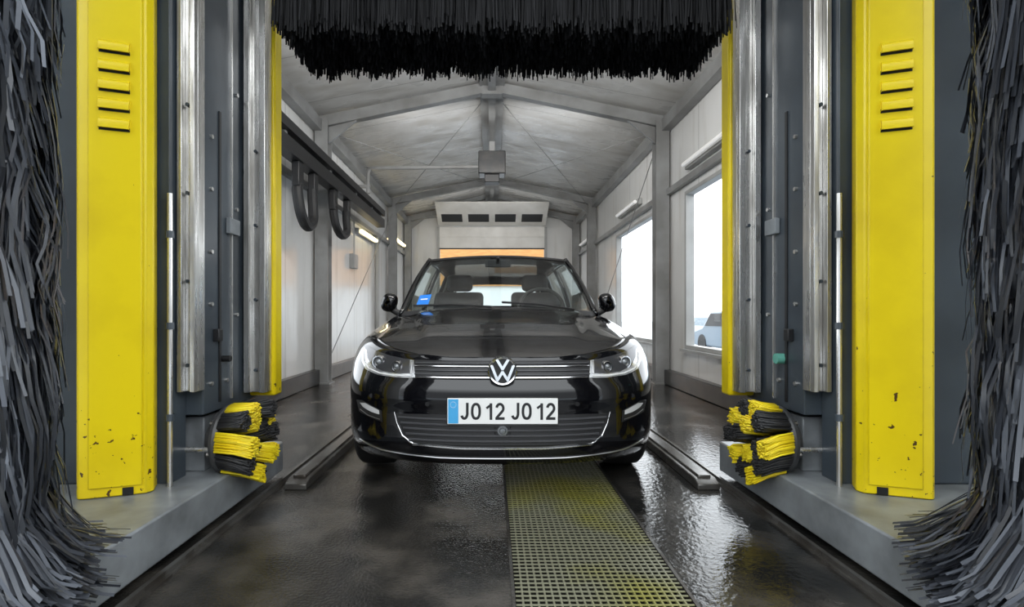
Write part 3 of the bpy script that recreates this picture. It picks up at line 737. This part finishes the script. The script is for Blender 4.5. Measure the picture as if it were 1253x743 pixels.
# number plate
py = fy(0, .495) - .028
MB().box(-.264, .264, py+.006, py+.03, .430, .560).build('plate_holder', M['black'], CAR, local=True, bevel=.004)
pl = MB().box(-.260, .260, py, py+.006, .434, .556).build('number_plate', M['plate'], CAR, local=True, bevel=.002)
bb = MB().box(-.256, -.208, py-.0012, py+.001, .438, .552).build('blue_band', M['plate_blue'], pl, local=True)
st = MB()
for k in range(12):
    t_ = 2*PI*k/12; cx_, cz_ = -.232+.0135*math.cos(t_), .526+.0135*math.sin(t_)
    st.prism([(cx_+.0024*(1 if q % 2 == 0 else .42)*math.sin(PI*q/5), cz_+.0024*(1 if q % 2 == 0 else .42)*math.cos(PI*q/5)) for q in range(10)], 'y', py-.0018, py-.0008)
st.build('star_circle', M['plate'], pl, local=True, smooth=0)
def glyph(ch, x0, x1, z0, z1, w):
    g = MB(); ya, yb = py-.0015, py+.001; a, b = x0+w/2, x1-w/2; lo, hi = z0+w/2, z1-w/2; cx = (a+b)/2
    if ch == 'J':
        g.stroke([(b, z1)] + [(cx+(b-a)/2*math.cos(t), lo+.024+.024*math.sin(t)) for t in [-PI*k/14 for k in range(13)]], w, ya, yb)
    elif ch == 'O':
        g.stroke([(cx+(b-a)/2*abs(math.cos(t))**.85*(1 if math.cos(t) > 0 else -1), (lo+hi)/2+(hi-lo)/2*abs(math.sin(t))**.85*(1 if math.sin(t) > 0 else -1)) for t in [2*PI*(k+.5)/36 for k in range(36)]], w, ya, yb, True)
    elif ch == '1':
        g.stroke([(b, z0), (b, z1-w*.2)], w, ya, yb); g.stroke([(x0, z1-.026), (b+w*.3, z1-w*.55)], w*.85, ya-.0002, yb)
    else:
        rz = (hi-lo)*.29; c_z = hi-rz
        arc = [(cx+(b-a)/2*math.cos(t), c_z+rz*math.sin(t)) for t in [PI*.95 - PI*1.2*k/14 for k in range(15)]]
        g.stroke(arc + [(a+.001, lo+.004)], w, ya, yb); g.stroke([(x0, lo), (x1, lo)], w, ya-.0002, yb)
    g.build('plate_character', M['ink'], pl, local=True, smooth=0)
gx = -.200
seq = (('J', .044, .012), ('O', .052, .028), ('1', .030, .016), ('2', .048, .032), ('J', .044, .012), ('O', .052, .028), ('1', .030, .016), ('2', .048, 0))
k_ = .448/sum(w_ + g_ for _, w_, g_ in seq)
for ch, wch, gap in seq:
    glyph(ch, gx, gx+wch*k_, .455, .535, .0122); gx += (wch + gap)*k_

# greenhouse
def ws(u, v):
    u2 = u*u
    b = Vector((.738*u, 1.24+.25*u2, .99-.03*u2)); t = Vector((.60*u, 1.98+.13*u2, 1.458-.022*u2))
    p = b.lerp(t, v); k = math.sin(PI*v); return p + Vector((0, -.035*k, .02*k))
MB().grid([[ws(-1+2*i/24, j/14) for i in range(25)] for j in range(15)]).build('windscreen', M['carglass'], CAR, local=True, smooth=1)
MB().grid([[ws(-1+2*i/24, .95+.055*j/3)+Vector((0, -.003, .002)) for i in range(25)] for j in range(4)]).build('windscreen_band', M['black'], CAR, local=True, smooth=1)
MB().grid([[ws(-1+2*i/24, -.06+.08*j/3)+Vector((0, -.004, .002)) for i in range(25)] for j in range(4)]).build('cowl', M['black'], CAR, local=True, smooth=1)
def roofp(u, y):
    hw = interp([(1.98, .60), (2.4, .618), (3.0, .61), (3.85, .555)], y); z = sinterp([(1.9, 1.445), (1.98, 1.458), (2.25, 1.49), (2.6, 1.503), (3.0, 1.497), (3.5, 1.46), (3.9, 1.40)], y, .1)
    return Vector((hw*u, y + .13*u*u*max(0, 1-(y-1.98)/.8), z - .022*u*u - .016*abs(u)**8))
ro = MB().grid([[roofp(-1+2*i/32, 1.98+1.87*j/20) for i in range(33)] for j in range(21)]).build('roof', M['paint'], CAR, local=True, smooth=1)
md = ro.modifiers.new('sol', 'SOLIDIFY'); md.thickness = .02; md.offset = -1
MB().lathe([(.03, 0), (.02, .02), (.006, .06), (.003, .16)], roofp(0, 3.6), (0, .6, .8), 10).build('antenna', M['black'], CAR, local=True)
def side(s, q, v):
    bl = Vector((interp([(0, .772), (.3, .780), (.7, .770), (1, .66)], q), 1.50+(4.12-1.50)*q, interp([(0, .925), (1, .975)], q)))
    yr = 2.11 + (3.80-2.11)*q
    rp = roofp(1, yr); rp.y = yr
    p = bl.lerp(rp, v); p.x += .035*math.sin(PI*v)*.6; p.x *= s; return p
for s in (-1, 1):
    NQ = 40; NR = 12; fr = MB(); gl = MB(); rg = MB()
    for i in range(NQ):
        for j in range(NR):
            q = (i+.5)/NQ; v = (j+.5)/NR
            quad = [side(s, i/NQ, j/NR), side(s, (i+1)/NQ, j/NR), side(s, (i+1)/NQ, (j+1)/NR), side(s, i/NQ, (j+1)/NR)]
            g1 = .06 < q < .47 and .08 < v < .9; g2 = .52 < q < .80 and .08 < v < .9
            (gl if g1 or g2 else fr).add(quad, [(0,1,2,3)])
    f_ = fr.build('window_frame', M['paint'], CAR, local=True, weld=True, smooth=1)
    md = f_.modifiers.new('sol', 'SOLIDIFY'); md.thickness = .03; md.offset = -1
    gl.build('side_glass', M['carglass'], CAR, local=True, weld=True, smooth=1)
    rowsA = []
    for j in range(15):
        v = j/14; a_ = ws(s*.99, v); b_ = side(s, 0, v); mid = (a_+b_)/2 + Vector((s*.006, -.018, .008))
        rowsA.append([a_ + (mid-a_)*t*2 if t <= .5 else mid + (b_-mid)*(t-.5)*2 for t in (0, .25, .5, .75, 1)])
    p_ = MB().grid(rowsA).build('front_pillar', M['paint'], CAR, local=True, smooth=1)
    md = p_.modifiers.new('sol', 'SOLIDIFY'); md.thickness = .02; md.offset = 0
# rear hatch with window
def rw(u, v):
    b = Vector((.66*u, 4.16-.10*u*u, .975)); t = roofp(u, 3.84); return b.lerp(t, v) + Vector((0, .03*math.sin(PI*v), 0))
hg = MB(); hf = MB()
for i in range(24):
    for j in range(10):
        u = -1+2*(i+.5)/24; v = (j+.5)/10
        quad = [rw(-1+2*i/24, j/10), rw(-1+2*(i+1)/24, j/10), rw(-1+2*(i+1)/24, (j+1)/10), rw(-1+2*i/24, (j+1)/10)]
        (hg if abs(u) < .83 and .15 < v < .85 else hf).add(quad, [(0,1,2,3)])
hg.build('rear_window', M['carglass'], CAR, local=True, weld=True, smooth=1)
hf.build('tailgate', M['paint'], CAR, local=True, weld=True, smooth=1)
# door mirrors
for s in (-1, 1):
    m_ = MB(); R = []
    for j in range(11):
        ph = -PI/2 + PI*j/10; R.append([])
        for k in range(21):
            th = 2*PI*k/20; cx_ = abs(math.cos(th))**.8*(1 if math.cos(th) > 0 else -1); sz_ = abs(math.sin(th))**.9*(1 if math.sin(th) > 0 else -1)
            rr = max(.02, math.cos(ph))**.6
            R[-1].append((s*(.885 + .066*cx_*rr - .020*sz_), 1.73 + .07*math.sin(ph), 1.048 + .076*sz_*rr + .012*cx_))
    mm = m_.grid(R).build('door_mirror', M['paint'], CAR, local=True, weld=True, smooth=1)
    MB().tube([(s*.78, 1.74, .945), (s*.83, 1.73, .97), (s*.87, 1.73, .99)], [.03, .025, .022], 10).build('mirror_arm', M['black'], mm, local=True)
    MB().box(s*.835, s*.935, 1.797, 1.802, 1.0, 1.10).build('mirror_glass', M['chrome'], mm, local=True, bevel=.01)
    for yy in (2.55, 3.35): MB().box(s*.83, s*.868, yy, yy+.18, .79, .82).build('door_handle', M['paint'], CAR, local=True, bevel=.012)
# wipers
for x0, x1 in ((-.05, -.62), (.55, .02)):
    p0 = ws(x0/.725, .0) + Vector((0, -.03, .015)); p1 = ws(x1/.70, .07) + Vector((0, -.02, .012))
    MB().tube([p0, p0.lerp(p1, .5)+Vector((0, -.01, .012)), p1], .008, 6).build('wiper', M['black'], CAR, local=True)
# interior
for x in (-.36, .36):
    sx = MB().prism([(2.18, .95), (2.36, .95), (2.50, 1.15), (2.38, 1.17), (2.25, 1.08)], 'x', x-.23, x+.23).build('front_seat', M['seat'], CAR, local=True, bevel=.05, bseg=3)
    MB().box(x-.125, x+.125, 2.42, 2.52, 1.17, 1.33).build('headrest', M['seat'], sx, local=True, bevel=.045, bseg=3)
    MB().cyl((x-.05, 2.46, 1.12), (x-.05, 2.46, 1.2), .008, n=8).cyl((x+.05, 2.46, 1.12), (x+.05, 2.46, 1.2), .008, n=8).build('headrest_post', M['satin'], sx, local=True)
for x in (-.38, .38): MB().box(x-.13, x+.13, 3.45, 3.54, .98, 1.10).build('rear_headrest', M['seat'], CAR, local=True, bevel=.04, bseg=3)
sw = MB()
sw.tube([(.36+.185*math.cos(2*PI*k/32), 1.80+.07*math.sin(2*PI*k/32), 1.0+.165*math.sin(2*PI*k/32)) for k in range(33)], .016, 8)
sw.box(.20, .52, 1.79, 1.815, .99, 1.03)
sw.build('steering_wheel', M['black'], CAR, local=True)
mp_ = ws(0, .86) + Vector((0, .08, -.01))
MB().box(mp_.x-.11, mp_.x+.11, mp_.y-.01, mp_.y+.03, mp_.z-.035, mp_.z+.03).cyl((mp_.x, mp_.y-.05, mp_.z+.05), (mp_.x, mp_.y, mp_.z), .015, n=8).build('rear_view_mirror', M['black'], CAR, local=True, bevel=.012)
c_ = ws(-.80, .17) + Vector((0, -.004, .002)); dx_ = (ws(-.72, .17)-ws(-.88, .17)).normalized(); dz_ = (ws(-.8, .25)-ws(-.8, .09)).normalized()
MB().add([c_ + dx_*.055*a_ + dz_*.06*b_ for a_, b_ in ((-1,-1),(1,-1),(1,1),(-1,1))], [(0,1,2,3)]).build('sticker', M['sticker'], CAR, local=True)
c2 = c_ + dz_*.005 + Vector((0, -.003, .001))
st = MB()
st.add([c2 + dx_*.055*a_ + dz_*.055*b_ for a_, b_ in ((-.6,-.1),(.6,-.1),(.6,.12),(-.6,.12))], [(0,1,2,3)])
st.build('sticker_mark', M['plate'], CAR, local=True)
# wheels
for yy in (.87, 3.507):
    for s in (-1, 1):
        c0 = (s*.758, yy, .318)
        ty = MB().lathe([(.225, -.10), (.26, -.112), (.295, -.11), (.312, -.09), (.316, -.05), (.316, .05), (.312, .09), (.295, .11), (.26, .112), (.225, .10)], c0, (s, 0, 0), 44).build('wheel', M['tyre'], CAR, local=True)
        MB().lathe([(.226, -.10), (.21, -.08), (.20, .06), (.215, .09), (.228, .10)], c0, (s, 0, 0), 40).build('rim', M['satin'], ty, local=True)
        sp = MB()
        for k in range(5):
            a_ = 2*PI*k/5+.3; p0 = Vector((s*.838, yy, .318)); d = Vector((0, math.cos(a_), math.sin(a_)))
            sp.tube([p0+d*.03, p0+d*.12+Vector((s*.006,0,0)), p0+d*.215], [.032, .022, .028], 8)
        sp.cyl((s*.785, yy, .318), (s*.85, yy, .318), .05, n=20)
        sp.build('spokes', M['satin'], ty, local=True)

# ------------------------------------------------------------------ light, world, camera
# overcast sky, darker near the ground and low in the sky on the entrance side (-y)
wd = bpy.data.worlds.new('world'); S.world = wd; wd.use_nodes = True
bg = wd.node_tree.nodes['Background']
N = wd.node_tree.nodes; L = wd.node_tree.links
tc = N.new('ShaderNodeTexCoord'); sp = N.new('ShaderNodeSeparateXYZ'); L.new(tc.outputs['Generated'], sp.inputs[0])
rmp = N.new('ShaderNodeValToRGB'); rmp.color_ramp.elements[0].position = .47; rmp.color_ramp.elements[0].color = (.6, .65, .7, 1)
rmp.color_ramp.elements[1].position = .53; rmp.color_ramp.elements[1].color = (.92, .965, 1.0, 1)
mrg = N.new('ShaderNodeMapRange'); mrg.inputs['From Min'].default_value = -1; L.new(sp.outputs['Z'], mrg.inputs['Value']); L.new(mrg.outputs[0], rmp.inputs[0])
my = N.new('ShaderNodeMapRange'); my.interpolation_type = 'SMOOTHSTEP'; my.inputs['From Min'].default_value = -.25; my.inputs['From Max'].default_value = -.75; L.new(sp.outputs['Y'], my.inputs['Value'])
mz = N.new('ShaderNodeMapRange'); mz.interpolation_type = 'SMOOTHSTEP'; mz.inputs['From Min'].default_value = .42; mz.inputs['From Max'].default_value = .16; L.new(sp.outputs['Z'], mz.inputs['Value'])
ml = N.new('ShaderNodeMath'); ml.operation = 'MULTIPLY'; L.new(my.outputs[0], ml.inputs[0]); L.new(mz.outputs[0], ml.inputs[1])
mx = N.new('ShaderNodeMix'); mx.data_type = 'RGBA'; L.new(ml.outputs[0], mx.inputs['Factor']); L.new(rmp.outputs[0], mx.inputs['A']); mx.inputs['B'].default_value = (.16, .17, .18, 1)
L.new(mx.outputs['Result'], bg.inputs['Color']); bg.inputs['Strength'].default_value = 3.1

# added fill lights brightening the hall, no fixtures: one behind the gantry beam, two under the roof behind the portal frames, all aimed down the hall
def area(nm, loc, rx, sx, sy, power, col=(1, .98, .95)):
    l = bpy.data.lights.new(nm, 'AREA'); l.shape = 'RECTANGLE'; l.size = sx; l.size_y = sy; l.energy = power; l.color = col
    o = bpy.data.objects.new(nm, l); COL.objects.link(o); o.location = loc; o.rotation_euler = (rx, 0, 0)
area('gantry_back_fill', (0, 2.95, 3.1), PI/2, 2.4, .15, 85)
area('roof_fill', (0, 7.15, 3.62), PI/2-.55, 3.0, .12, 28)
area('roof_fill', (0, 12.05, 3.62), PI/2-.55, 2.4, .12, 10)

cam = bpy.data.cameras.new('camera'); co = bpy.data.objects.new('camera', cam); COL.objects.link(co)
co.location = (0, 0, .95); co.rotation_euler = (PI/2, 0, 0)
cam.sensor_width = 36; cam.lens = 36*620/1253
cam.shift_x = (626.5-602)/1253; cam.shift_y = (385-371.5)/1253
cam.clip_start = .05; cam.clip_end = 300
S.camera = co
S.view_settings.view_transform = 'Standard'
S.view_settings.exposure = 0.4
